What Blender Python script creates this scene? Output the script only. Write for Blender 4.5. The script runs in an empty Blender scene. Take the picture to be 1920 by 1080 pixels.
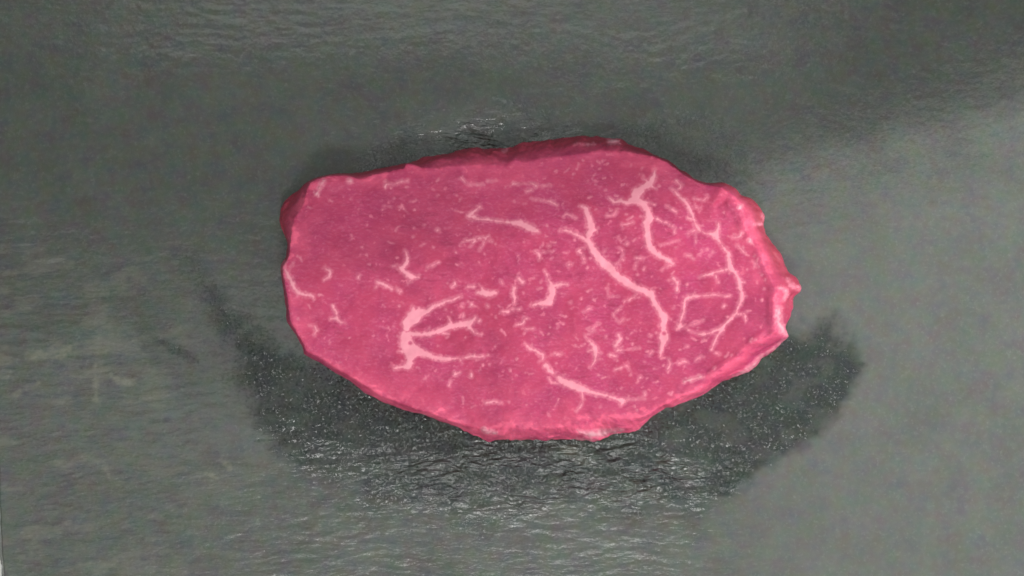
import bpy, math, random
import numpy as np

# ------------------------------------------------------------------ camera, world, lamps
C = bpy.context.scene.collection
scn = bpy.context.scene
R = math.radians
MM = 0.001
DIST, TILT, LENS = 0.50, R(5.0), 75.0
cam_d = bpy.data.cameras.new('camera')
cam = bpy.data.objects.new('camera', cam_d); C.objects.link(cam)
cam_pos = np.array([0.0, -DIST*math.sin(TILT), DIST*math.cos(TILT)])
cam.location = cam_pos; cam.rotation_euler = (TILT, 0, 0)
cam_d.lens = LENS; cam_d.sensor_width = 36; cam_d.clip_start = 0.01; cam_d.clip_end = 20
scn.camera = cam

world = bpy.data.worlds.new('World'); scn.world = world; world.use_nodes = True
bg = world.node_tree.nodes['Background']
bg.inputs[0].default_value = (0.93, 1.0, 0.98, 1); bg.inputs[1].default_value = 0.22

def lamp(name, loc, target, sx, sy, power, col=(1, 1, 1), roll=0.0):
    d = bpy.data.lights.new(name, 'AREA'); d.shape = 'RECTANGLE'; d.size = sx; d.size_y = sy
    d.energy = power; d.color = col
    o = bpy.data.objects.new(name, d); C.objects.link(o); o.location = loc
    from mathutils import Vector, Matrix
    v = Vector(target) - Vector(loc)
    q = v.to_track_quat('-Z', 'Y'); o.rotation_mode = 'QUATERNION'
    from mathutils import Quaternion
    o.rotation_quaternion = q @ Quaternion((0, 0, 1), roll)
    return o

# added overhead soft light, its far edge placed to mirror as the long diagonal boundary
LZ = 0.60
def mirror_at(px, py):
    """where a ray that leaves the lens, strikes the slate at this picture point and mirrors, meets height LZ"""
    p = unproject(np.array([px], float), np.array([py], float), 0.0)
    q = np.array([p[0][0], p[1][0], 0.0]); d = q - cam_pos; d[2] = -d[2]
    return q + d*(LZ/d[2])
FX = LENS/36.0
def unproject(px, py, z):
    """picture point (1920 x 1080) -> world x, y on the level z"""
    u = (np.asarray(px, float) - 960)/1920.0/FX
    v = -(np.asarray(py, float) - 540)/1920.0/FX
    ct, st = math.cos(TILT), math.sin(TILT)
    dx = u; dy = v*ct + st; dz = v*st - ct
    t = (np.asarray(z, float) - cam_pos[2])/dz
    return cam_pos[0] + dx*t, cam_pos[1] + dy*t
a = mirror_at(1400, 300); b = mirror_at(1920, 184)
ed = (b - a)/np.linalg.norm(b - a); nrm = np.array([ed[1], -ed[0], 0.0])
W1, H1 = 1.7, 1.1
ctr = a + ed*0.15 + nrm*H1/2
soft = bpy.data.lights.new('overhead_fill', 'AREA'); soft.shape = 'RECTANGLE'; soft.size = W1; soft.size_y = H1
soft.energy = 5.9; soft.color = (1.0, 0.985, 0.97)
so = bpy.data.objects.new('overhead_fill', soft); C.objects.link(so)
so.location = ctr; so.rotation_euler = (0, 0, math.atan2(ed[1], ed[0]))
# added lights: near one for glints, far one mirrored as the pale top strip
lamp('glint_light', (0.03, -0.36, 0.62), (0, 0, 0), 0.13, 0.085, 1.9, (1.0, 0.99, 0.97))
fa = mirror_at(900, 38)
lamp('far_light', (float(fa[0])-0.02, float(fa[1])+0.15, LZ), (float(fa[0])-0.02, float(fa[1])+0.15, 0.0), 0.36, 0.30, 0.55, (0.98, 1.0, 0.97))
# spot added off the board's right end: its cone edge draws the diagonal light edge
from mathutils import Vector
def on_slate(px, py):
    x_, y_ = unproject(px, py, 0.0); return Vector((float(x_), float(y_), 0.0))
KEY = Vector((0.36, 0.05, 0.17))
e0, e1 = on_slate(1100, 366), on_slate(1900, 186)
mid_ = (e0 + e1)/2; ray = (mid_ - KEY).normalized(); nn = ray.cross(e1 - e0).normalized()
if nn.dot(Vector((0.06, -0.03, 0.0)) - mid_) < 0: nn = -nn
half = R(80); axis = ray*math.cos(half) + nn*math.sin(half)
kd = bpy.data.lights.new('edge_spot', 'SPOT'); kd.energy = 5.6; kd.spot_size = 2*half; kd.spot_blend = 0.013
kd.shadow_soft_size = 0.004; kd.color = (1.0, 0.985, 0.96)
ko = bpy.data.objects.new('edge_spot', kd); C.objects.link(ko); ko.location = KEY
ko.rotation_mode = 'QUATERNION'; ko.rotation_quaternion = axis.to_track_quat('-Z', 'Y')

scn.view_settings.view_transform = 'Standard'; scn.view_settings.look = 'None'
scn.view_settings.exposure = 0.0; scn.view_settings.gamma = 1.0
scn.cycles.filter_width = 1.7

# ------------------------------------------------------------------ numpy helpers
def lattice(seed, n=256):
    return np.random.RandomState(seed).rand(n, n)
def vnoise(x, y, seed):
    g = lattice(seed); n = g.shape[0]
    xi = np.floor(x).astype(int); yi = np.floor(y).astype(int)
    fx = x - xi; fy = y - yi
    fx = fx*fx*fx*(fx*(fx*6 - 15) + 10); fy = fy*fy*fy*(fy*(fy*6 - 15) + 10)
    a_ = g[xi % n, yi % n]; b_ = g[(xi+1) % n, yi % n]; c_ = g[xi % n, (yi+1) % n]; d_ = g[(xi+1) % n, (yi+1) % n]
    return (a_*(1-fx) + b_*fx)*(1-fy) + (c_*(1-fx) + d_*fx)*fy*1.0 - 0.5
def fbm(x, y, seed, octs=4, gain=0.5):
    s = 0; amp = 1; ca, sa = math.cos(0.5), math.sin(0.5)
    for k in range(octs):
        s = s + amp*vnoise(x + 37.7*k, y + 11.3*k, seed + k)
        x, y = x*2.03, y*2.03; amp *= gain
    return s
def sstep(a_, b_, x):
    t = np.clip((x - a_)/(b_ - a_), 0, 1); return t*t*(3 - 2*t)
def poly_sdf(x, y, pts):
    """signed distance, positive inside"""
    P = np.array(pts, float); Q = np.roll(P, -1, 0)
    d = np.full(x.shape, 1e18); ins = np.zeros(x.shape, bool)
    for (x0, y0), (x1, y1) in zip(P, Q):
        ex, ey = x1-x0, y1-y0
        t = np.clip(((x-x0)*ex + (y-y0)*ey)/(ex*ex+ey*ey+1e-9), 0, 1)
        d = np.minimum(d, (x-x0-t*ex)**2 + (y-y0-t*ey)**2)
        c = ((y0 > y) != (y1 > y)) & (x < (x1-x0)*(y-y0)/((y1-y0) if y1 != y0 else 1e-9) + x0)
        ins ^= c
    d = np.sqrt(d); return np.where(ins, d, -d)
def seg_field(x, y, segs, pad=9.0):
    """max over tapering strokes of (half width - distance); segs = (x0,y0,w0,x1,y1,w1)"""
    F = np.full(x.shape, -pad)
    for x0, y0, w0, x1, y1, w1 in segs:
        m = pad + max(w0, w1)
        idx = np.nonzero((x > min(x0, x1)-m) & (x < max(x0, x1)+m) & (y > min(y0, y1)-m) & (y < max(y0, y1)+m))
        if len(idx[0]) == 0: continue
        xx, yy = x[idx], y[idx]; ex, ey = x1-x0, y1-y0
        t = np.clip(((xx-x0)*ex + (yy-y0)*ey)/(ex*ex+ey*ey+1e-9), 0, 1)
        f = (w0*(1-t) + w1*t)/2 - np.sqrt((xx-x0-t*ex)**2 + (yy-y0-t*ey)**2)
        F[idx] = np.maximum(F[idx], f)
    return F
def mesh_obj(name, V, F, mat, parent=None, attrs=None, smooth=True):
    me = bpy.data.meshes.new(name)
    V = np.ascontiguousarray(V, dtype=np.float32); F = np.ascontiguousarray(F, dtype=np.int32)
    k = F.shape[1]
    me.vertices.add(len(V)); me.vertices.foreach_set('co', V.ravel())
    me.loops.add(F.size); me.loops.foreach_set('vertex_index', F.ravel())
    me.polygons.add(len(F)); me.polygons.foreach_set('loop_start', np.arange(len(F), dtype=np.int32)*k)
    me.polygons.foreach_set('loop_total', np.full(len(F), k, dtype=np.int32))
    me.polygons.foreach_set('use_smooth', np.full(len(F), smooth))
    me.update(calc_edges=True)
    for an, av in (attrs or {}).items():
        at = me.attributes.new(an, 'FLOAT', 'POINT'); at.data.foreach_set('value', np.ascontiguousarray(av, dtype=np.float32).ravel())
    me.materials.append(mat)
    o = bpy.data.objects.new(name, me); C.objects.link(o)
    if parent is not None: o.parent = parent
    return o
def compact(V, F, attrs):
    used = np.unique(F); mp = np.full(len(V), -1); mp[used] = np.arange(len(used))
    return V[used], mp[F], {k: v[used] for k, v in attrs.items()}, used

# ------------------------------------------------------------------ materials
class NT:
    def __init__(self, name):
        self.m = bpy.data.materials.new(name); self.m.use_nodes = True
        self.t = self.m.node_tree; self.b = self.t.nodes['Principled BSDF']
    def n(self, typ, **kw):
        nd = self.t.nodes.new(typ)
        for k, v in kw.items(): setattr(nd, k, v)
        return nd
    def l(self, a_, b_): self.t.links.new(a_, b_)
    def put(self, sock, v):
        if isinstance(v, bpy.types.NodeSocket): self.l(v, sock)
        else: sock.default_value = v
    def attr(self, name): return self.n('ShaderNodeAttribute', attribute_name=name).outputs['Fac']
    def coords(self): return self.n('ShaderNodeTexCoord').outputs['Object']
    def mapping(self, vec, scale, rot=0.0, loc=(0, 0, 0)):
        m = self.n('ShaderNodeMapping'); self.l(vec, m.inputs[0])
        m.inputs['Scale'].default_value = scale; m.inputs['Rotation'].default_value = (0, 0, rot); m.inputs['Location'].default_value = loc
        return m.outputs[0]
    def noise(self, vec, scale, detail=4, rough=0.55, out=0, dist=0.0):
        n = self.n('ShaderNodeTexNoise'); self.l(vec, n.inputs['Vector'])
        n.inputs['Scale'].default_value = scale; n.inputs['Detail'].default_value = detail
        n.inputs['Roughness'].default_value = rough; n.inputs['Distortion'].default_value = dist
        return n.outputs[out]
    def math(self, op, a_, b_=0.0, c_=None):
        m = self.n('ShaderNodeMath', operation=op); self.put(m.inputs[0], a_); self.put(m.inputs[1], b_)
        if c_ is not None: self.put(m.inputs[2], c_)
        return m.outputs[0]
    def rng(self, v, a0, a1, b0, b1):
        m = self.n('ShaderNodeMapRange'); self.l(v, m.inputs[0])
        for i, k in enumerate((a0, a1, b0, b1)): m.inputs[i+1].default_value = k
        return m.outputs[0]
    def mix(self, fac, a_, b_, typ='MIX'):
        m = self.n('ShaderNodeMix', data_type='RGBA', blend_type=typ)
        self.put(m.inputs[0], fac); self.put(m.inputs[6], a_); self.put(m.inputs[7], b_)
        return m.outputs[2]
    def bump(self, h, strength, distance, normal=None):
        b_ = self.n('ShaderNodeBump'); self.put(b_.inputs['Strength'], strength); b_.inputs['Distance'].default_value = distance
        self.l(h, b_.inputs['Height'])
        if normal is not None: self.l(normal, b_.inputs['Normal'])
        return b_.outputs[0]

def slate_material():
    k = NT('slate'); co = k.coords(); wet_shade = k.attr('wet_shade'); pale = k.attr('pale'); rw = k.attr('ripple')
    fine = k.noise(co, 1500, 3, 0.6)                       # grain, about half a millimetre
    ripa = k.noise(k.mapping(co, (300, 900, 300), 0.08), 1.0, 4, 0.6, dist=0.6)
    ripb = k.noise(co, 620, 4, 0.65)
    rip = k.math('ADD', k.math('MULTIPLY', ripa, rw), k.math('MULTIPLY', ripb, k.math('SUBTRACT', 1.0, rw)))
    patch = k.noise(co, 90, 4, 0.6)
    big = k.noise(co, 18, 3, 0.5)
    base = k.mix(k.rng(big, 0.3, 0.7, 0, 1), (0.048, 0.056, 0.048, 1), (0.063, 0.069, 0.060, 1))
    base = k.mix(k.rng(patch, 0.35, 0.65, 0, 0.55), base, (0.077, 0.086, 0.076, 1))
    tint = k.noise(co, 230, 2, 0.5, out=1)                 # mineral mottling in weak greens, ochres and violets
    sep = k.n('ShaderNodeMix', data_type='RGBA', blend_type='SOFT_LIGHT')
    hs = k.n('ShaderNodeHueSaturation'); k.l(tint, hs.inputs['Color']); hs.inputs['Saturation'].default_value = 2.0
    sep.inputs[0].default_value = 0.2; k.l(base, sep.inputs[6]); k.l(hs.outputs[0], sep.inputs[7])
    base = k.mix(k.math('MULTIPLY', k.rng(rip, 0.45, 0.75, 0, 0.26), k.math('SUBTRACT', 1.0, k.math('MULTIPLY', wet_shade, 0.8))), sep.outputs[2], (0.126, 0.134, 0.118, 1))
    base = k.mix(pale, base, (0.153, 0.153, 0.116, 1))
    base = k.mix(k.math('MULTIPLY', k.rng(fine, 0.56, 0.76, 0, 0.16), k.math('SUBTRACT', 1.0, wet_shade)), base, (0.244, 0.266, 0.244, 1))
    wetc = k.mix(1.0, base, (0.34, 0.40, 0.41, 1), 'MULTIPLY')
    k.l(k.mix(wet_shade, base, wetc), k.b.inputs['Base Color'])
    dr = k.math('ADD', 0.13, k.math('MULTIPLY', rw, 0.15))
    wf = k.math('MINIMUM', k.math('MULTIPLY', wet_shade, 1.25), 1.0)
    k.l(k.math('ADD', k.math('MULTIPLY', dr, k.math('SUBTRACT', 1.0, wf)), k.math('MULTIPLY', 0.09, wf)), k.b.inputs['Roughness'])
    k.l(k.math('ADD', k.math('SUBTRACT', k.rng(wet_shade, 0, 0.8, 0.9, 0.38), k.math('MULTIPLY', k.math('MULTIPLY', rw, k.math('SUBTRACT', 1.0, wf)), 0.42)), k.math('MULTIPLY', k.attr('glaze'), 0.35)), k.b.inputs['Specular IOR Level'])
    b1 = k.bump(rip, k.math('ADD', 0.04, k.math('ADD', k.math('MULTIPLY', rw, 0.30), k.math('MULTIPLY', wet_shade, 0.3))), 0.0004)
    gn = k.noise(k.mapping(co, (230, 640, 230), 0.10), 1.0, 3, 0.5, dist=0.6)
    b1 = k.bump(gn, k.attr('glaze'), 0.0015, b1)
    b2 = k.bump(fine, k.math('ADD', 0.06, k.math('ADD', k.math('MULTIPLY', rw, 0.12), k.math('MULTIPLY', wet_shade, 0.5))), 0.00022, b1)
    # crystalline facets: every grain leans its own way, so single grains glint
    vo = k.n('ShaderNodeTexVoronoi'); vo.inputs['Scale'].default_value = 2300; vo.inputs['Randomness'].default_value = 1.0
    k.l(co, vo.inputs['Vector'])
    v1 = k.n('ShaderNodeVectorMath', operation='SUBTRACT'); k.l(vo.outputs['Color'], v1.inputs[0]); v1.inputs[1].default_value = (0.5, 0.5, 0.5)
    v2 = k.n('ShaderNodeVectorMath', operation='SCALE'); k.l(v1.outputs[0], v2.inputs[0])
    gl = k.attr('glaze')
    k.l(k.math('MAXIMUM', 0.012, k.math('ADD', 0.012, k.math('ADD', k.math('MULTIPLY', wet_shade, 0.30), k.math('ADD', k.math('MULTIPLY', rw, 0.05), k.math('MULTIPLY', gl, -0.26))))), v2.inputs['Scale'])
    # scattered larger crystals, flat on top, a few of which catch the near glint light
    v5 = k.n('ShaderNodeTexVoronoi'); v5.inputs['Scale'].default_value = 1250; k.l(co, v5.inputs['Vector'])
    clus = k.rng(k.noise(co, 75, 3, 0.6), 0.50, 0.68, 0.0, 1.0)
    on = k.math('MULTIPLY', k.math('LESS_THAN', v5.outputs['Distance'], k.math('MULTIPLY', clus, 0.32)), k.math('ADD', k.math('MULTIPLY', wet_shade, 0.98), 0.02))
    v6 = k.n('ShaderNodeVectorMath', operation='SUBTRACT'); k.l(v5.outputs['Color'], v6.inputs[0]); v6.inputs[1].default_value = (0.5, 0.5, 0.5)
    v7 = k.n('ShaderNodeVectorMath', operation='SCALE'); k.l(v6.outputs[0], v7.inputs[0]); k.l(k.math('MULTIPLY', on, 0.44), v7.inputs['Scale'])
    v8 = k.n('ShaderNodeVectorMath', operation='SCALE'); k.l(v2.outputs[0], v8.inputs[0]); k.l(k.math('SUBTRACT', 1.0, on), v8.inputs['Scale'])
    va = k.n('ShaderNodeVectorMath', operation='ADD'); k.l(v8.outputs[0], va.inputs[0]); k.l(v7.outputs[0], va.inputs[1])
    v3 = k.n('ShaderNodeVectorMath', operation='ADD'); k.l(b2, v3.inputs[0]); k.l(va.outputs[0], v3.inputs[1])
    v4 = k.n('ShaderNodeVectorMath', operation='NORMALIZE'); k.l(v3.outputs[0], v4.inputs[0])
    k.l(v4.outputs[0], k.b.inputs['Normal'])
    return k.m
def meat_material():
    k = NT('lean_beef'); co = k.coords(); fat = k.attr('fat'); rim = k.attr('rim'); side = k.attr('side')
    big = k.noise(co, 45, 4, 0.55); mid = k.noise(co, 190, 4, 0.6); fine = k.noise(k.mapping(co, (1100, 1900, 1100), 0.5), 1.0, 3, 0.6)
    c = k.mix(k.rng(big, 0.32, 0.68, 0, 1), (0.298, 0.026, 0.080, 1), (0.440, 0.044, 0.140, 1))
    c = k.mix(k.rng(mid, 0.3, 0.7, 0, 0.65), c, (0.490, 0.059, 0.136, 1))
    c = k.mix(k.math('MULTIPLY', k.rng(fine, 0.50, 0.72, 0, 0.5), k.rng(big, 0.35, 0.6, 0.4, 1.0)), c, (0.640, 0.166, 0.273, 1))
    warm = k.noise(co, 130, 2, 0.5)
    deep = k.noise(co, 26, 3, 0.55, dist=0.4)
    c = k.mix(k.rng(deep, 0.48, 0.66, 0, 0.45), c, (0.294, 0.025, 0.084, 1))
    fib = k.noise(k.mapping(co, (260, 900, 260), 0.45), 1.0, 3, 0.6, dist=0.8)   # muscle fibre bundles
    c = k.mix(k.math('MULTIPLY', k.rng(fib, 0.52, 0.70, 0, 0.6), k.rng(warm, 0.35, 0.65, 1.0, 0.3)), c, (0.271, 0.022, 0.069, 1))
    dots = k.noise(co, 620, 2, 0.5)
    c = k.mix(k.rng(dots, 0.66, 0.74, 0, 0.45), c, (0.717, 0.185, 0.279, 1))
    c = k.mix(k.rng(warm, 0.42, 0.62, 0, 0.4), c, (0.457, 0.044, 0.099, 1))
    c = k.mix(k.math('MULTIPLY', side, 0.92), c, (0.330, 0.044, 0.072, 1))  # painted shade of the upper flank
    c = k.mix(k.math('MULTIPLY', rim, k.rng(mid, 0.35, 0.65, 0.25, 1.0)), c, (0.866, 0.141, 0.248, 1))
    c = k.mix(fat, c, (0.787, 0.276, 0.366, 1))
    k.l(c, k.b.inputs['Base Color'])
    k.b.inputs['Roughness'].default_value = 0.52
    k.b.inputs['Specular IOR Level'].default_value = 0.22
    k.b.inputs['Subsurface Weight'].default_value = 0.12
    k.b.inputs['Subsurface Radius'].default_value = (1.0, 0.25, 0.2); k.b.inputs['Subsurface Scale'].default_value = 0.0012
    k.l(k.bump(fine, 0.35, 0.00025, k.bump(mid, 0.22, 0.0007)), k.b.inputs['Normal'])
    return k.m
def fat_material(name, edge, core, spec=0.3):
    k = NT(name); co = k.coords(); fat = k.attr('fat'); mid = k.noise(co, 420, 3, 0.6)
    f = k.math('MULTIPLY', fat, k.rng(mid, 0.25, 0.6, 0.72, 1.0))
    k.l(k.mix(f, edge, core), k.b.inputs['Base Color'])
    k.b.inputs['Roughness'].default_value = 0.5; k.b.inputs['Specular IOR Level'].default_value = spec
    k.l(k.bump(mid, 0.25, 0.0003), k.b.inputs['Normal'])
    return k.m
SLATE = slate_material(); MEAT = meat_material()
FAT = fat_material('marbling_fat', (0.567, 0.119, 0.196, 1), (0.731, 0.265, 0.339, 1))
FLECK = fat_material('fleck_fat', (0.517, 0.094, 0.169, 1), (0.688, 0.215, 0.296, 1))
SKIN = fat_material('silverskin', (0.549, 0.112, 0.186, 1), (0.722, 0.358, 0.423, 1), 0.6)
tk = NT('white_table'); tn = tk.noise(tk.coords(), 60, 3)
tk.l(tk.mix(tn, (0.62, 0.64, 0.60, 1), (0.70, 0.71, 0.68, 1)), tk.b.inputs['Base Color']); tk.b.inputs['Roughness'].default_value = 0.5

# ------------------------------------------------------------------ table
TZ = -0.0062
table = mesh_obj('tabletop', [(-1.2, -0.8, TZ), (1.2, -0.8, TZ), (1.2, 0.8, TZ), (-1.2, 0.8, TZ),
                              (-1.2, -0.8, TZ-.03), (1.2, -0.8, TZ-.03), (1.2, 0.8, TZ-.03), (-1.2, 0.8, TZ-.03)],
                 [(0, 1, 2, 3), (7, 6, 5, 4), (0, 4, 5, 1), (1, 5, 6, 2), (2, 6, 7, 3), (3, 7, 4, 0)], tk.m, smooth=False)
table['kind'] = 'structure'; table['label'] = 'white tabletop under the slate board'

# ------------------------------------------------------------------ slate board
WET_SHADE_MAIN = [(352,482),(392,520),(430,575),(490,625),(560,655),(700,700),(900,760),(1150,790),(1300,720),(1420,660),(1470,590),  # damp slate, with the steak's shadow painted in at its lower right end
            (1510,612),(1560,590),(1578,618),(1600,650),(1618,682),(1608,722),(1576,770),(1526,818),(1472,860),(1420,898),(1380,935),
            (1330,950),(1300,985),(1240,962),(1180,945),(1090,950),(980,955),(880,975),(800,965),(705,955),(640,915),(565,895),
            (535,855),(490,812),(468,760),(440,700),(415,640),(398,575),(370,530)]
WET_UP = [(660,340),(700,285),(745,240),(850,222),(940,198),(1015,216),(1060,235),(1075,262),(900,300),(700,345)]
SHADE_RIGHT = [(1150,260),(1190,222),(1290,208),(1360,232),(1402,280),(1412,335),(1350,350),(1250,310)]  # soft shadow beside the steak's upper right, painted in as darker slate
CRACK = [(262,618),(290,626),(330,645),(368,668),(376,684),(352,678),(318,660),(282,636)]
PALE = [(60,668,130,655,20),(130,655,100,672,16),(178,690,182,760,12),(208,705,250,722,12),(198,868,206,895,9),(30,735,70,720,9),
        (380,880,400,896,10),(420,862,432,880,8),(1060,840,1120,880,26),(1090,830,1060,845,12)]
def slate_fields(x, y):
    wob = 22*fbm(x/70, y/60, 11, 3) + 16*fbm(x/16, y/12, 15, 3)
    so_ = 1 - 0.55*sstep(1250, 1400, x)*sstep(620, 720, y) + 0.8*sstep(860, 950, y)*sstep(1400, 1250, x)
    wet_shade = sstep(-26*so_ - 3, 40*so_ + 4, poly_sdf(x, y, WET_SHADE_MAIN) + wob*(0.35 + 0.65*so_))
    wet_shade = np.maximum(wet_shade, 0.55*sstep(-20, 25, poly_sdf(x, y, WET_UP) + 1.5*wob))
    wet_shade = np.maximum(wet_shade, 0.45*sstep(-22, 30, poly_sdf(x, y, SHADE_RIGHT) + wob))
    wet_shade = np.maximum(wet_shade, 0.5*sstep(-9, 9, poly_sdf(x, y, CRACK) + 0.25*wob))
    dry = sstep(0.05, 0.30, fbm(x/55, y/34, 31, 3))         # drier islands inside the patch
    wet_shade = wet_shade*(1 - 0.28*dry)
    segs = [(x0, y0, w, x1, y1, w*0.7) for x0, y0, x1, y1, w in PALE]
    pf = seg_field(x, y, segs, 20) + 12*fbm(x/12, y/10, 41, 3)
    pale = 0.58*sstep(-6, 10, pf)
    pale = np.maximum(pale, 0.30*sstep(0.10, 0.42, fbm(x/60, y/26, 51, 4))*sstep(700, 60, x)*sstep(400, 520, y))
    return wet_shade, pale
def ripple_weight(x, y):
    ripw = np.maximum(sstep(800, 80, x)*sstep(330, 560, y)*0.9, sstep(780, 900, y)*sstep(1650, 1150, x))
    ripw = np.maximum(ripw, sstep(130, 20, y)*0.5*sstep(1800, 1400, x))
    ripw = np.maximum(ripw, 0.6*np.exp(-((x-870)/190)**2 - ((y-260)/60)**2))
    ripw = 0.12 + 0.88*ripw
    return ripw
def glaze_field(x, y, wet_shade):
    g = np.exp(-np.clip(np.abs((x-985)/330)**2.5 + np.abs((y-898)/72)**2.5, 0, 50)) + np.exp(-((x-1215)/75)**2 - ((y-890)/45)**2)
    g = g + 0.8*np.exp(-((x-905)/150)**2 - ((y-255)/40)**2) + 0.5*np.exp(-((x-560)/90)**2 - ((y-830)/40)**2)
    return np.clip(g, 0, 1)*sstep(0.05, 0.35, wet_shade)*sstep(-0.35, 0.12, fbm(x/60, y/24, 87, 3))
def slate_height(x, y, wet_shade):
    ripw = ripple_weight(x, y)
    wx = x + 30*fbm(x/120, y/120, 61, 2); wy = y + 26*fbm(x/150, y/90, 63, 2)
    h = 0.28*fbm(x/520, y/300, 71, 2)
    h = h + ripw*(0.065*fbm(wx/44, wy/12, 75, 3)*(0.6 + 1.6*np.clip(0.5 + fbm(x/150, y/110, 79, 2), 0, 1)))
    h = h + 0.022*fbm(wx/14, wy/11, 81, 3)*(0.3 + ripw)
    h = h + glaze_field(x, y, wet_shade)*0.30*fbm(wx/26, wy/9.5, 85, 2)
    return h*MM - 0.30*MM
def edge_x(y):
    return np.interp(y, [-400, 0, 400, 800, 960, 1040, 1080, 1250, 1500], [-9, -8, -6, -4.0, 0, 4.5, 8.5, 20, 36]) + 1.6*fbm(y/22, y*0+3.3, 91, 3)
dx = 2.15
Xs = np.concatenate([np.arange(0, 1965, dx), 1965 + np.cumsum(np.linspace(3, 60, 22))])
Ys = np.concatenate([(-45 - np.cumsum(np.linspace(3, 50, 20)))[::-1], np.arange(-45, 1130, dx), 1130 + np.cumsum(np.linspace(3, 50, 14))])
X, Y = np.meshgrid(Xs, Ys)
X = X + edge_x(Y)*np.exp(-X/40)
wet_shade, pale = slate_fields(X, Y)
Hs = slate_height(X, Y, wet_shade)
wx_, wy_ = unproject(X, Y, 0.0)
ncx = len(Xs)
# chipped left edge: extra columns falling to the table
ex = []
for q, (off, dz) in enumerate([(14.0, -5.9), (12.0, -4.4), (8.5, -2.6), (4.5, -1.2), (1.5, -0.35)]):
    jit = 1 + 0.4*fbm(Y[:, 0]/14 + q*3, Y[:, 0]*0 + q, 95, 3)
    ex.append((wx_[:, 0] - off*0.125*MM*jit, wy_[:, 0], Hs[:, 0]*(1 if q > 2 else 0) + dz*MM))
VX = np.column_stack([e[0] for e in ex] + [wx_]); VY = np.column_stack([e[1] for e in ex] + [wy_]); VZ = np.column_stack([e[2] for e in ex] + [Hs])
GLZ = glaze_field(X, Y, wet_shade); GLZ = np.column_stack([GLZ[:, :1]*0]*5 + [GLZ])
RW = ripple_weight(X, Y); RW = np.column_stack([RW[:, :1]]*5 + [RW])
WT = np.column_stack([wet_shade[:, :1]*0]*5 + [wet_shade]); PL = np.column_stack([pale[:, :1]*0]*5 + [pale])
VZ[:, -1] = -5.9*MM; VZ[0, :] = -5.9*MM; VZ[-1, :] = -5.9*MM
ny, nx = VX.shape
idx = np.arange(ny*nx).reshape(ny, nx)
Fq = np.stack([idx[1:, :-1], idx[1:, 1:], idx[:-1, 1:], idx[:-1, :-1]], -1).reshape(-1, 4)
V = np.stack([VX, VY, VZ], -1).reshape(-1, 3)
att = {'wet_shade': WT.ravel(), 'pale': PL.ravel(), 'ripple': RW.ravel(), 'glaze': GLZ.ravel()}
fw = att['wet_shade'][Fq].mean(1)
fcx = np.column_stack([np.full((ny, 5), -9.0), X]).ravel()[Fq[:, 0]]; fcy = np.column_stack([np.column_stack([Y[:, 0]]*5), Y]).ravel()[Fq[:, 0]]
# vertex normals of the whole sheet, so the split below leaves no seam
gy = np.gradient(V.reshape(ny, nx, 3), axis=0); gx = np.gradient(V.reshape(ny, nx, 3), axis=1)
N = np.cross(gx, -gy).reshape(-1, 3); N[N[:, 2] < 0] *= -1; N /= np.linalg.norm(N, axis=1)[:, None] + 1e-12
board = bpy.data.objects.new('slate_board', None); C.objects.link(board)
board['label'] = 'dark grey rough slate board lying under the raw steak'; board['category'] = 'slate board'
def sheet(name, mask, parent):
    v, f, at, used = compact(V, Fq[mask], att)
    o = mesh_obj(name, v, f, SLATE, parent, at)
    o.data.normals_split_custom_set_from_vertices(N[used])
    return o
is_wet_shade = fw > 0.22
up = is_wet_shade & (fcy < 420); crack = is_wet_shade & (fcx < 385) & (fcy > 600); main = is_wet_shade & ~up & ~crack
sheet('slab', ~is_wet_shade, board)
o = sheet('wet_shade_patch', main, board); o['label'] = 'dark damp patch below the steak with its shadow painted in at lower right, full of small glints'
o = sheet('wet_shade_patch', up, board); o['label'] = 'faint damp patch above the steak, with painted shade to its right'
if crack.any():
    o = sheet('wet_shade_patch', crack, board); o['label'] = 'thin dark damp streak left of the steak'

# ------------------------------------------------------------------ steak outlines (photo points)
SIL = [(522,410),(525,393),(533,377),(555,357),(570,344),(583,337),(593,333),(613,328),(627,325),(655,325),(677,323),(705,317),(758,307),
 (775,304),(783,302),(800,295),(817,291),(843,286),(873,280),(927,277.5),(963,276),(980,269),(1013,266),(1040,263),(1062,255.5),(1093,253),
 (1110,257.5),(1152,258),(1162,260),(1175,270),(1190,276),(1207,280),(1217,286),(1227,291),(1252,300),(1265,310),(1275,319),(1285,323),
 (1301,335),(1319,342),(1336,342.4),(1357,340),(1369,347.5),(1379,354),(1389,367),(1404,372),(1413,380),(1429,396),(1433,405),(1433.5,421),
 (1436,434),(1445,451),(1459,475),(1468,494),(1475.5,511),(1488,520),(1496,529),(1501,541),(1499,548),(1487,558),(1485,577),(1480,590),
 (1474,607),(1473,615),(1481,631.7),(1468,640),(1456,651),(1442,661),(1427,670),(1417,684),(1404,694.6),(1386,702),(1372,708),(1351,718),
 (1317,741),(1297,750),(1260,763),(1247,763),(1237,772),(1217,785),(1197,804),(1180,810),(1143,817),(1113,826.7),(1083,824),(1050,821.5),
 (1000,822.5),(972,826),(923,826),(907,822),(887,815),(860,802),(837,793),(800,780),(780,774),(750,765),(717,752.5),(683,735),(660,718),
 (633,702),(600,680),(570,664),(567,650),(557,630),(538,603),(537,578),(532,543),(527,510),(526.5,498),(531,489),(537,482),(539.5,457),
 (538,450),(530,432)]
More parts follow.
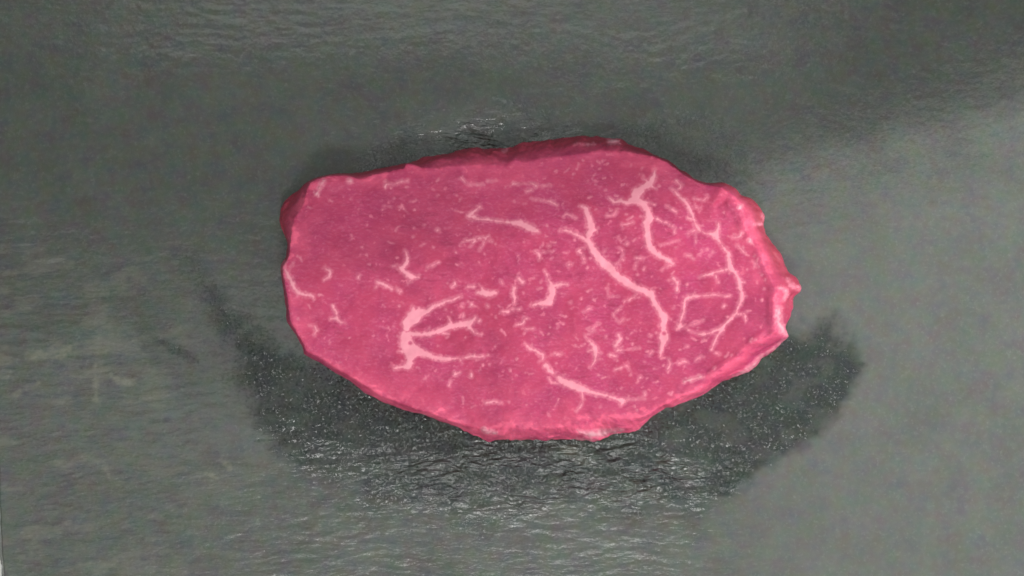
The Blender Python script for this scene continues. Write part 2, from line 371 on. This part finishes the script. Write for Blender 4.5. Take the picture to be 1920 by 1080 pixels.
TOP = [(552,410),(562,396),(570,383),(575,360),(582,343),(595,336),(613,331),(627,328),(655,330),(667,333),(677,336),(700,328),(757,316),
 (761,308.5),(777,307),(782,313),(825,316),(838,311),(897,308),(950,309),(967,299),(980,304),(1010,298),(1047,293),(1088,288),(1127,281.5),
 (1172,284),(1200,289),(1227,294),(1250,304),(1270,319),(1281,328),(1306,341),(1319,347),(1352,351),(1377,368),(1388,382),(1397,402),
 (1402,425),(1412,450),(1430,479),(1435,498),(1445,519),(1457,538),(1460,561),(1455,577),(1454,604),(1455,622),(1428,642),(1401,650),
 (1380,675),(1363,687),(1342,701),(1318,727),(1283,741),(1237,763),(1217,777),(1183,787),(1160,787),(1137,782),(1113,783.5),(1087,794),
 (1037,803.5),(997,805),(967,800),(940,802),(913,804),(887,801),(847,790),(813,777),(780,766),(750,756),(717,742),(683,722),(667,711),
 (637,694),(602,673),(574,658),(570,645),(560,628),(545,603),(542,585),(540,568),(536,540),(531,512),(531,499),(536,490),(543,480),
 (543.5,460),(547,435)]
CX, CY = 990.0, 552.0
NA = 1500
ANG = np.linspace(-math.pi, math.pi, NA, endpoint=False)
def radial(pts):
    P = np.array(pts, float) - (CX, CY)
    a_ = np.arctan2(P[:, 1], P[:, 0]); r = np.hypot(P[:, 0], P[:, 1])
    # walk the polygon densely so straight edges stay straight
    aa, rr = [], []
    Q = np.roll(P, -1, 0)
    for p, q in zip(P, Q):
        for t in np.linspace(0, 1, 9)[:-1]:
            s = p + (q-p)*t; aa.append(math.atan2(s[1], s[0])); rr.append(math.hypot(*s))
    aa = np.array(aa); rr = np.array(rr); o_ = np.argsort(aa); aa, rr = aa[o_], rr[o_]
    aa = np.concatenate([aa-2*math.pi, aa, aa+2*math.pi]); rr = np.tile(rr, 3)
    r = np.interp(ANG, aa, rr)
    ker = np.array([1, 2, 3, 2, 1])/9.0
    return np.convolve(np.concatenate([r[-2:], r, r[:2]]), ker, 'valid')
cosA, sinA = np.cos(ANG), np.sin(ANG)
rT = radial(TOP); rB = radial(SIL)
rT = np.minimum(rT + 1.8*fbm(rT*cosA/9, rT*sinA/9, 201, 3), rB - 1.2)
rB = rB + 0.8*fbm(rB*cosA/8, rB*sinA/8, 203, 2)
THICK = 14.0
RIDGE = [(1342,373,8,1357,351,5),(1400,440,10,1385,400,10),(1390,395,8,1372,384,8),(1452,540,10,1425,480,9),(1340,700,12,1400,652,10),
         (1400,652,10,1425,632,9),(1450,560,12,1448,600,8),(600,345,22,650,338,14),(590,400,20,600,350,20)]
VALE = [(1362,372,6,1345,385,5),(1410,410,8,1395,440,7),(1440,625,7,1390,668,6),(1456,560,4,1462,545,5),(1280,325,5,1310,344,6)]
def interp_r(x, y, r):
    a_ = np.arctan2(y-CY, x-CX); return np.interp(a_, ANG, r, period=2*math.pi)
def top_z(x, y):
    """height of the cut face in metres above the slate, for a picture point"""
    rr = np.hypot(x-CX, y-CY); d = interp_r(x, y, rT) - rr
    h = THICK - 0.30*np.exp(-np.maximum(d, 0)/3.0) - 0.12*np.exp(-np.maximum(d, 0)/30.0)
    h = h + 1.1*fbm(x/190, y/160, 211, 2) + 0.34*fbm(x/42, y/36, 215, 2) + 0.10*fbm(x/15, y/12, 219, 2)
    h = h + 0.5*sstep(-12, 9, seg_field(x, y, RIDGE, 16)) - 0.25*sstep(-6, 4, seg_field(x, y, VALE, 14))
    return h*MM

# ------------------------------------------------------------------ marbling, traced from enlargements of the photo
CR = {'A': (500,230,6), 'B': (500,410,6), 'C': (500,590,6), 'D': (780,230,6), 'E': (780,410,6), 'F': (700,540,6), 'G': (780,670,6),
      'H': (1040,240,8), 'I': (1040,370,8), 'J': (1040,500,8), 'K': (980,620,6), 'L': (1240,300,6.836), 'M': (1240,450,6.836),
      'N': (1240,560,6.836), 'O': (1000,660,6)}
def parse(s):
    segs = []
    for stroke in s.split(';'):
        tk_ = stroke.split(); crop = None; pts = []
        for w in tk_:
            if w in CR: crop = CR[w]; continue
            a_, b_, c_ = map(float, w.split(',')); ox, oy, sc = crop
            pts.append((ox+a_/sc, oy+b_/sc, c_/sc))
        if len(pts) == 1: pts.append((pts[0][0]+1, pts[0][1]-0.6, pts[0][2]))
        for p, q in zip(pts[:-1], pts[1:]): segs.append((*p, *q))
    return segs
VEINS = [
 "I 380,130,30 470,170,85 500,280,105 540,400,125 560,480,125 500,570,115 500,650,105 560,760,115 640,880,145 740,990,150 830,1060,160 J 880,90,125 960,160,130 1080,230,140 1200,310,120 1330,360,120 1440,410,130 1470,480,105 1520,580,95 1590,680,105 1650,790,140 1620,880,105 1640,970,110 1640,1040,170 K 1590,80,125 1580,130,85 1560,190,50 1550,280,34 ; I 80,500,30 200,500,58 320,560,58 420,600,66 490,650,80 ; I 640,470,16 590,500,60 ; I 490,735,30 400,785,40 350,810,56 400,840,46 440,960,34 ; I 870,1000,40 960,980,28 1020,920,38 1030,860,28 1010,790,46 970,770,20 ; J 1220,400,26 1190,460,36 1130,490,38 1050,520,36",
 "H 1500,640,60 1490,720,85 1430,830,120 1320,900,130 1230,980,170 1210,1060,170 I 1100,80,85 1000,60,75 900,70,66 840,20,46 800,0,20 ; I 1200,20,140 1260,50,125 1330,110,115 1400,210,105 1410,320,150 1370,400,125 1390,500,115 1400,620,120 1430,740,115 1500,830,115 1600,890,85 1720,950,75 1770,1000,56 ; H 1400,800,40 1340,770,38 1330,720,18 ; H 1460,870,60 1520,915,16 ; I 1330,60,50 1440,90,26 1500,110,12 ; I 1360,290,40 1290,290,16 ; I 1460,310,60 1560,330,42 1620,370,24 1690,380,32 1780,440,22 1820,480,36 1800,530,26 ; I 1760,1010,40 1650,1050,28 M 0,390,24",
 "L 120,360,15 160,390,40 220,460,50 300,530,66 360,610,60 400,710,50 430,810,44 480,890,58 510,910,40 560,940,24 640,950,58 700,960,105 730,1020,60 760,1070,48 M 790,90,56 860,170,76 870,270,78 880,360,88 940,410,68 980,480,66 1010,540,76 1000,610,56 1040,690,58 1020,780,56 980,870,48 960,940,42 880,1020,48 N 800,350,58 770,390,78 690,410,48 620,440,40 540,460,58 450,450,28 350,400,22 ; L 700,960,90 730,880,58 730,800,46 ; L 170,390,30 240,360,38 250,320,36 190,270,40 ; L 320,740,18 400,760,38 ; L 430,900,24 340,950,38 ; L 440,920,18 440,1060,18 ; M 860,370,50 740,400,42 600,440,56 490,480,22 ; M 690,440,40 730,540,24 ; M 1000,540,50 1060,540,20 ; N 980,200,30 1070,190,32 1080,290,32 ; N 770,400,70 720,470,48 680,560,42 640,660,38 ; M 1050,720,24 1090,720,10",
 "N 320,370,24 230,355,78 250,280,48 280,180,52 290,80,58 M 310,750,58 420,720,58 520,715,38 680,705,46 780,720,24 890,715,22 ; N 230,360,60 200,380,40",
 "F 980,95,38 900,130,46 820,150,42 740,190,52 680,200,46 600,270,66 510,280,120 450,330,180 380,400,130 370,450,95 ; F 450,220,50 450,300,130",
 "F 345,510,90 370,560,155 380,650,165 430,720,180 410,810,90 400,880,95 310,890,46 240,900,48 200,885,14 ; F 400,520,80 560,520,46 650,510,66 760,480,66 860,430,86 980,410,76 1080,400,95 1120,360,58 1160,320,28 ; F 880,400,60 850,340,22 ; F 1080,440,70 1140,510,38 1210,520,26 ; F 780,510,30 840,520,14 ; F 640,490,30 630,450,16 ; F 430,690,170 560,730,86 660,770,66 780,795,60 900,795,42 1000,790,24 1100,770,42 1200,775,38 1290,755,14 ; F 970,800,36 1000,850,14 ; F 330,550,50 285,550,20 ; F 330,710,50 285,710,20",
 "K 30,140,15 80,200,54 150,230,46 220,270,66 230,310,38 180,360,22 ; K 240,300,15 280,290,14 350,260,28 430,260,28",
 "K 260,390,76 300,450,56 350,480,46",
 "K 400,520,46 440,570,84 560,610,104 660,650,92 800,700,54 950,730,46 1050,770,46 1130,790,84 1110,830,44 ; K 1130,780,40 1200,775,22 1360,765,22 1370,700,26 ; K 430,590,20 330,590,18 300,540,26 ; K 665,660,28 680,780,26 650,860,28 600,910,16",
 "J 650,850,18 560,940,38 K 800,0,28 710,60,28 760,130,34 810,190,86 820,270,66 810,340,46 770,410,36 ; K 810,220,50 740,220,30 ; K 820,240,40 880,250,16",
 "D 720,940,38 650,1000,46 600,1050,66 700,1070,38 E 640,0,30 850,15,38 1000,35,38 1150,50,76 1230,80,96 1320,120,86 1380,150,38",
 "B 1560,370,40 1580,440,56 1570,510,58 1510,560,76 1560,610,58 1620,650,84 1680,660,38 1710,660,14 ; B 1410,530,18 1480,535,34 ; B 1620,690,40 1590,720,16",
 "B 205,490,36 190,560,48 230,610,56 270,690,56 310,780,56 360,840,50 450,860,46 520,870,54 530,900,26 ; B 300,500,14 255,580,26",
 "B 660,560,38 720,600,48 700,650,38 640,685,22", "B 1240,710,36 1320,740,56 1420,800,30", "B 1460,790,28 1500,820,48",
 "B 740,980,40 780,1040,34 C 790,10,28 790,45,56 720,45,44 ; C 790,50,50 830,85,28 880,90,18",
 "C 480,120,18 540,130,46 560,180,46 540,220,26", "A 1330,720,38 1350,690,38 1440,690,22 1520,660,28 1590,650,22 ; A 1350,690,30 1340,655,16",
 "E 570,240,44 660,230,36 760,215,32 820,200,28 ; E 670,240,38 610,310,18 ; E 790,220,28 760,290,26 710,350,22 ; E 800,230,24 860,260,24",
 "E 1340,370,28 1380,390,46 1390,450,40 ; E 1400,385,22 1540,360,12", "E 690,830,50 760,835,96 830,850,84 900,830,52 ; E 750,830,60 740,780,34",
 "E 1105,780,56 1090,830,60 1110,890,60 1110,950,34", "E 1160,680,50 1200,715,52",
 "E 1450,580,26 1490,680,38 1530,760,78 1530,850,88 1500,930,100 1400,955,62 1300,970,20 ; E 1560,750,56 1640,740,56 1700,740,20",
 "E 430,700,28 440,740,38 400,765,26", "E 580,770,44 650,765,46", "D 510,620,34 560,680,24 620,700,22 750,695,20 ; D 800,660,14 900,655,14",
 "D 1090,690,36 1180,690,18 1290,680,22 1350,710,46", "D 1420,710,20 1510,710,26", "D 1250,770,34 1300,760,34", "D 1290,855,14 1400,875,18 1500,880,36 1590,930,24",
 "I 140,285,30 180,250,34 240,270,34 320,310,36", "I 1670,120,28 1820,220,40", "I 790,270,34 890,270,30 930,190,26", "I 1020,460,34 1010,410,34 1100,400,44 1180,380,30",
 "I 1590,720,20 1700,690,26 1860,640,22", "I 1340,920,28 1230,910,44 1230,980,26 1200,1070,26", "M 150,490,54 210,540,54 210,590,36 200,650,54",
 "M 300,200,20 370,200,26 410,250,24", "M 500,190,12 520,140,22 590,120,12", "M 620,210,12 660,150,28", "N 380,340,30 540,280,16",
 "F 1600,420,24 1680,400,46 1700,350,36 1750,340,16", "F 1560,240,26 1650,240,34", "F 1450,265,42 1520,270,44", "F 1720,460,34 1800,455,36",
 "J 430,680,26 520,630,52", "J 1000,600,24 880,710,28 920,790,26 980,840,26 1030,780,34", "J 800,330,24 800,440,14 960,450,22",
 "K 980,270,34 1040,290,54", "K 1040,440,34 1120,410,20 1170,390,34 1200,440,16", "K 1080,50,40 1100,100,50 1050,160,54", "K 1070,220,54 1120,220,26",
 "K 1190,210,12 1310,200,16", "K 1640,310,12 1660,390,36 1630,430,36", "K 1320,530,44", "K 1420,280,26 1460,230,26", "G 790,510,44 880,495,34 970,520,16",
 "G 440,190,46 490,180,26", "G 620,160,26 620,210,46", "G 370,320,34 390,260,26", "L 420,490,24 540,520,26 590,470,44", "L 440,610,34 500,620,26",
 "L 900,990,34 1000,990,44 1030,930,34", "M 980,70,34 1060,160,34", "M 1180,270,20 1220,340,26", "F 1270,190,30 1290,205,40", "F 1000,180,30 1000,210,26", "F 1100,190,40",
 "F 1010,290,22 1010,330,20", "F 1190,370,34", "I 240,1010,54", "J 240,535,34", "J 1360,0,20 1340,50,34", "K 1430,60,24", "K 1850,180,26",
 "K 1800,340,40 1860,360,26 ; K 1750,370,20 1800,340,30", "E 130,550,26 260,490,22", "E 240,130,36", "B 1230,770,24", "B 1040,630,30 1030,670,26", "N 700,700,30 740,720,30",
 "N 440,790,30 520,740,26", "M 800,850,36", "E 1720,520,48", "E 1490,310,34", "E 960,700,30 970,730,30", "I 960,600,24 990,650,24", "I 1080,700,40", "I 720,830,18 770,780,22",
]
VS = [parse(s) for s in VEINS]
rnd = random.Random(7)
def density(x, y):
    d = 0.22
    d += 0.9*math.exp(-((x-1180)/190)**2 - ((y-650)/75)**2) + 0.8*math.exp(-((x-1000)/150)**2 - ((y-560)/110)**2)
    d += 0.7*math.exp(-((x-1130)/110)**2 - ((y-330)/60)**2) + 0.8*math.exp(-((x-1390)/60)**2 - ((y-470)/120)**2)
    d += 0.5*math.exp(-((x-1150)/90)**2 - ((y-450)/60)**2) + 0.5*math.exp(-((x-860)/90)**2 - ((y-500)/60)**2)
    d += 0.4*math.exp(-((x-760)/80)**2 - ((y-390)/50)**2) + 0.5*math.exp(-((x-1280)/90)**2 - ((y-690)/60)**2)
    return min(d, 1.0)
flecks = []
while len(flecks) < 440:
    x = rnd.uniform(545, 1455); y = rnd.uniform(295, 805)
    if interp_r(np.array([x]), np.array([y]), rT)[0] - math.hypot(x-CX, y-CY) < 9: continue
    if rnd.random() > density(x, y): continue
    a_ = rnd.gauss(-0.45, 0.55) if rnd.random() < .75 else rnd.uniform(-1.6, 1.6)
    L = rnd.choice([2, 2, 3, 4, 5, 7, 10, 14])*rnd.uniform(.7, 1.2); w = rnd.uniform(1.2, 3.6)*(1.0 if L < 8 else 0.65)
    b_ = a_ + rnd.uniform(-.7, .7); mx, my = x+L*.5*math.cos(a_), y+L*.5*math.sin(a_)
    flecks.append((x, y, w, mx, my, w*rnd.uniform(.5, 1)))
    if L > 5: flecks.append((mx, my, w*.8, mx+L*.5*math.cos(b_), my+L*.5*math.sin(b_), w*.3))
def jag(x, y):                                             # ragged border of every streak
    return 2.9*fbm(x/5.2, y/5.2, 301, 3, 0.6) + 1.2*fbm(x/17, y/17, 305, 2)
DARK_HOLES = [(769, 643, 4.2), (1245, 625, 4.5)]
def vein_field(x, y, segs, jagk=1.0):
    F = seg_field(x, y, segs, 9) + jagk*jag(x, y)
    for hx, hy, hr in DARK_HOLES:
        F = np.minimum(F, np.hypot(x-hx, (y-hy)*1.1) - hr*0.62)
    return F
ALLV = [s for v in VS for s in v]
WALLFAT = parse("O 520,895,40 640,925,86 780,912,74 1000,876,20 ; O 490,985,16 700,992,18 ; N 1510,120,60 1500,220,80 1510,320,80 1570,420,70 1620,480,40 ; M 1530,600,34 1590,640,40 1600,700,40 1560,780,20 ; M 1620,510,30 1650,570,30 1710,600,38 1770,620,34 ; N 1640,485,24 1550,560,34 1460,630,30 1300,720,24 1230,800,40 1160,870,70 1060,945,34 920,1005,20 ; L 1010,600,44 ; L 1260,810,30 1180,830,26 ; M 1130,20,50 1180,60,20 ; H 310,250,26 580,245,26 ; H 820,200,80 960,200,60 ; L 1290,700,22 1310,750,14 ; D 1000,315,34 ; G 760,815,46 900,855,26 ; O 1700,330,44 1880,280,36 ; A 640,650,50 560,800,40 ; A 930,660,50")

# ------------------------------------------------------------------ steak body
rings_px, rings_z, ring_kind = [], [], []
fr = np.concatenate([np.linspace(0.004, 0.90, 185), np.linspace(0.904, 1.0, 46)])
GX = CX + np.outer(fr, rT*cosA); GY = CY + np.outer(fr, rT*sinA)
GZ = top_z(GX, GY)
side = np.zeros_like(GX); zl = GZ[-1]
NW = 44
low = np.interp(ANG, [-3.14, -3.0, -2.92, -2.64, -2.55, -1.9, -1.6, -1.1, -0.9, -0.4, 0.05, 0.25, 3.14], [1, 1, .58, .58, .95, .95, .85, .85, .95, .85, .85, 1, 1])  # upper left bulge sits lower
wxs, wys, wzs, wsd = [], [], [], []
for j in range(1, NW+1):
    u = j/NW
    if u < 0.62: k_ = math.sin(u/0.62*math.pi/2)
    else: k_ = 1 - 0.10*((u-0.62)/0.38)**2
    r = rT + (rB - rT)*k_ - (6.0*((u-0.62)/0.38)**2 if u > 0.62 else 0)
    gap = rB - rT
    z = zl*(1 - u**1.25)*(1 - (1-low)*np.sin(min(u/0.6, 1)*math.pi/2))
    x = CX + r*cosA; y = CY + r*sinA
    env = math.sin(math.pi*u)
    dr = env*np.minimum(gap*0.25, 5)*(1.5*fbm(ANG*13, ANG*0 + u*3.5, 401, 3))
    x = x + dr*cosA; y = y + dr*sinA
    wxs.append(x); wys.append(y); wzs.append(z + env*1.3*MM*fbm(ANG*12, ANG*0 + u*5, 411, 3)); wsd.append(np.full(NA, min(1, u*3.0)))
GX = np.vstack([GX] + wxs); GY = np.vstack([GY] + wys); GZ = np.vstack([GZ] + wzs); side = np.vstack([side] + wsd); flank_shade = side*(0.0 + 1.0*sstep(0.35, -0.25, np.sin(ANG))[None, :])  # shade painted into the upper flank, none on the lower one
GZ[-1] = -0.8*MM
ux, uy = unproject(GX, GY, GZ)
FV = vein_field(GX, GY, ALLV); FF = seg_field(GX, GY, flecks, 5) + 0.6*jag(GX, GY)
FW = seg_field(GX, GY, WALLFAT, 12) + 1.4*jag(GX, GY)
halo = 0.30*sstep(-4.0, 1.0, FV); halo = np.maximum(halo, 0.30*sstep(-2.5, 0.8, FF)); halo = np.maximum(halo, 0.62*sstep(-4, 3, FW))
rr = np.hypot(GX-CX, GY-CY); dlip = interp_r(GX, GY, rT) - rr
A2 = np.broadcast_to(ANG, GX.shape)
rimw = 0.50 + 0.42*sstep(0.15, 0.5, np.sin(A2)) + 0.45*np.exp(-((A2+2.75)/0.30)**2) + 0.2*np.exp(-((A2+0.2)/0.4)**2)  # pale membrane rim, with the lit lower lip painted brighter
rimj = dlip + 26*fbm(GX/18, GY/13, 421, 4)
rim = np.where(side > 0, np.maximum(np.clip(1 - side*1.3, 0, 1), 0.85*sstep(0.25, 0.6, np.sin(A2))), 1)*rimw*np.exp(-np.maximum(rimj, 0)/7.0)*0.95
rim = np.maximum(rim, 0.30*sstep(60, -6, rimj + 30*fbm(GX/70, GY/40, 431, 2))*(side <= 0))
nr = GX.shape[0]
V = np.stack([ux, uy, GZ], -1).reshape(-1, 3)
idx = np.arange(nr*NA).reshape(nr, NA); nx_ = np.roll(idx, -1, 1)
Fq = np.stack([idx[:-1], idx[1:], nx_[1:], nx_[:-1]], -1).reshape(-1, 4)[:, ::-1]
cz = float(top_z(np.array([CX]), np.array([CY]))[0]); cx_, cy_ = unproject(CX, CY, cz)
steak = bpy.data.objects.new('raw_steak', None); C.objects.link(steak)
steak['label'] = 'raw pinkish red beef steak marbled with pale fat, lying on dark slate'; steak['category'] = 'steak'
V = np.vstack([V, [[float(cx_), float(cy_), cz]], [[float(cx_), float(cy_), -0.8*MM]]])
n0 = nr*NA
cap = np.stack([idx[0], nx_[0], nx_[0]*0 + n0, nx_[0]*0 + n0], -1)
attrs = {'fat': np.append(halo.ravel(), [0, 0]), 'rim': np.append(rim.ravel(), [0, 0]), 'side': np.append(flank_shade.ravel(), [0, 1])}
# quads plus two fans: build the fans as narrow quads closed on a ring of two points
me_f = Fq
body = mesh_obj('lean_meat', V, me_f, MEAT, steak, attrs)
import bmesh
bm = bmesh.new(); bm.from_mesh(body.data); bm.verts.ensure_lookup_table()
tf = []
for i in range(NA):
    j = (i+1) % NA
    bm.faces.new((bm.verts[i], bm.verts[n0], bm.verts[j])).smooth = True
    a_, b_ = (nr-1)*NA + i, (nr-1)*NA + j
    bm.faces.new((bm.verts[a_], bm.verts[b_], bm.verts[n0+1])).smooth = False
bmesh.ops.recalc_face_normals(bm, faces=bm.faces[:])
bm.to_mesh(body.data); bm.free()

# silverskin and fat strips on the flank: thin skins just proud of the meat
fwl = FW.ravel()[Fq].mean(1)
sel = (fwl > -0.3)
me = body.data
nv = np.empty(len(me.vertices)*3, dtype=np.float32); me.vertices.foreach_get('normal', nv); nv = nv.reshape(-1, 3)
lift = 0.10*MM*np.tanh(FW.ravel()/2.2)
Vs = V[:n0] + nv[:n0]*lift[:, None]
fa = sstep(-0.5, 6, FW).ravel()*(0.85)
# one part per connected strip
def components(faces, nverts):
    parent = {}
    lab = np.arange(nverts)
    f = faces
    for _ in range(400):
        m = lab[f].min(1); new = lab.copy()
        for c_ in range(f.shape[1]): np.minimum.at(new, f[:, c_], m)
        new = new[new]
        if np.array_equal(new, lab): break
        lab = new
    return lab[f[:, 0]]
fs = Fq[sel]; lab = components(fs, n0)
for L_ in np.unique(lab):
    ff = fs[lab == L_]
    if len(ff) < 14: continue
    v_, f_, at_, _u = compact(Vs, ff, {'fat': fa})
    mesh_obj('silverskin', v_, f_, SKIN, steak, at_)

# marbling: raised, slightly domed seams let into the cut face
def seam_mesh(name, segs, mat, step, lo, lift_mm, fat_hi, jagk=1.0):
    s = np.array(segs)
    x0 = min(s[:, 0].min(), s[:, 3].min()) - 8; x1 = max(s[:, 0].max(), s[:, 3].max()) + 8
    y0 = min(s[:, 1].min(), s[:, 4].min()) - 8; y1 = max(s[:, 1].max(), s[:, 4].max()) + 8
    gx_, gy_ = np.meshgrid(np.arange(x0, x1, step), np.arange(y0, y1, step))
    F_ = vein_field(gx_, gy_, segs, jagk) - 0.75 if mat is FAT else seg_field(gx_, gy_, segs, 5) + jagk*jag(gx_, gy_)
    rr_ = interp_r(gx_, gy_, rT) - np.hypot(gx_-CX, gy_-CY)
    z = top_z(gx_, gy_) + lift_mm*MM*np.tanh(F_/1.6)
    X_, Y_ = unproject(gx_, gy_, z)
    ny_, nx2 = gx_.shape; id_ = np.arange(ny_*nx2).reshape(ny_, nx2)
    q = np.stack([id_[1:, :-1], id_[1:, 1:], id_[:-1, 1:], id_[:-1, :-1]], -1).reshape(-1, 4)
    ok = (F_.ravel()[q].max(1) > lo) & (rr_.ravel()[q].min(1) > 1.5)
    if not ok.any(): return None
    v_, f_, at_, _u = compact(np.stack([X_, Y_, z], -1).reshape(-1, 3), q[ok], {'fat': (sstep(-0.6, fat_hi, F_)).ravel()})
    return mesh_obj(name, v_, f_, mat, steak, at_)
for v in VS:
    wmax = max(max(s[2], s[5]) for s in v)
    seam_mesh('fat_vein', v, FAT, 1.25, -0.7, 0.06, 2.7, 0.9 if wmax > 6 else 0.6)
o = seam_mesh('fat_flecks', flecks, FLECK, 1.3, -0.4, 0.08, 2.6, 0.6)
o['kind'] = 'stuff'
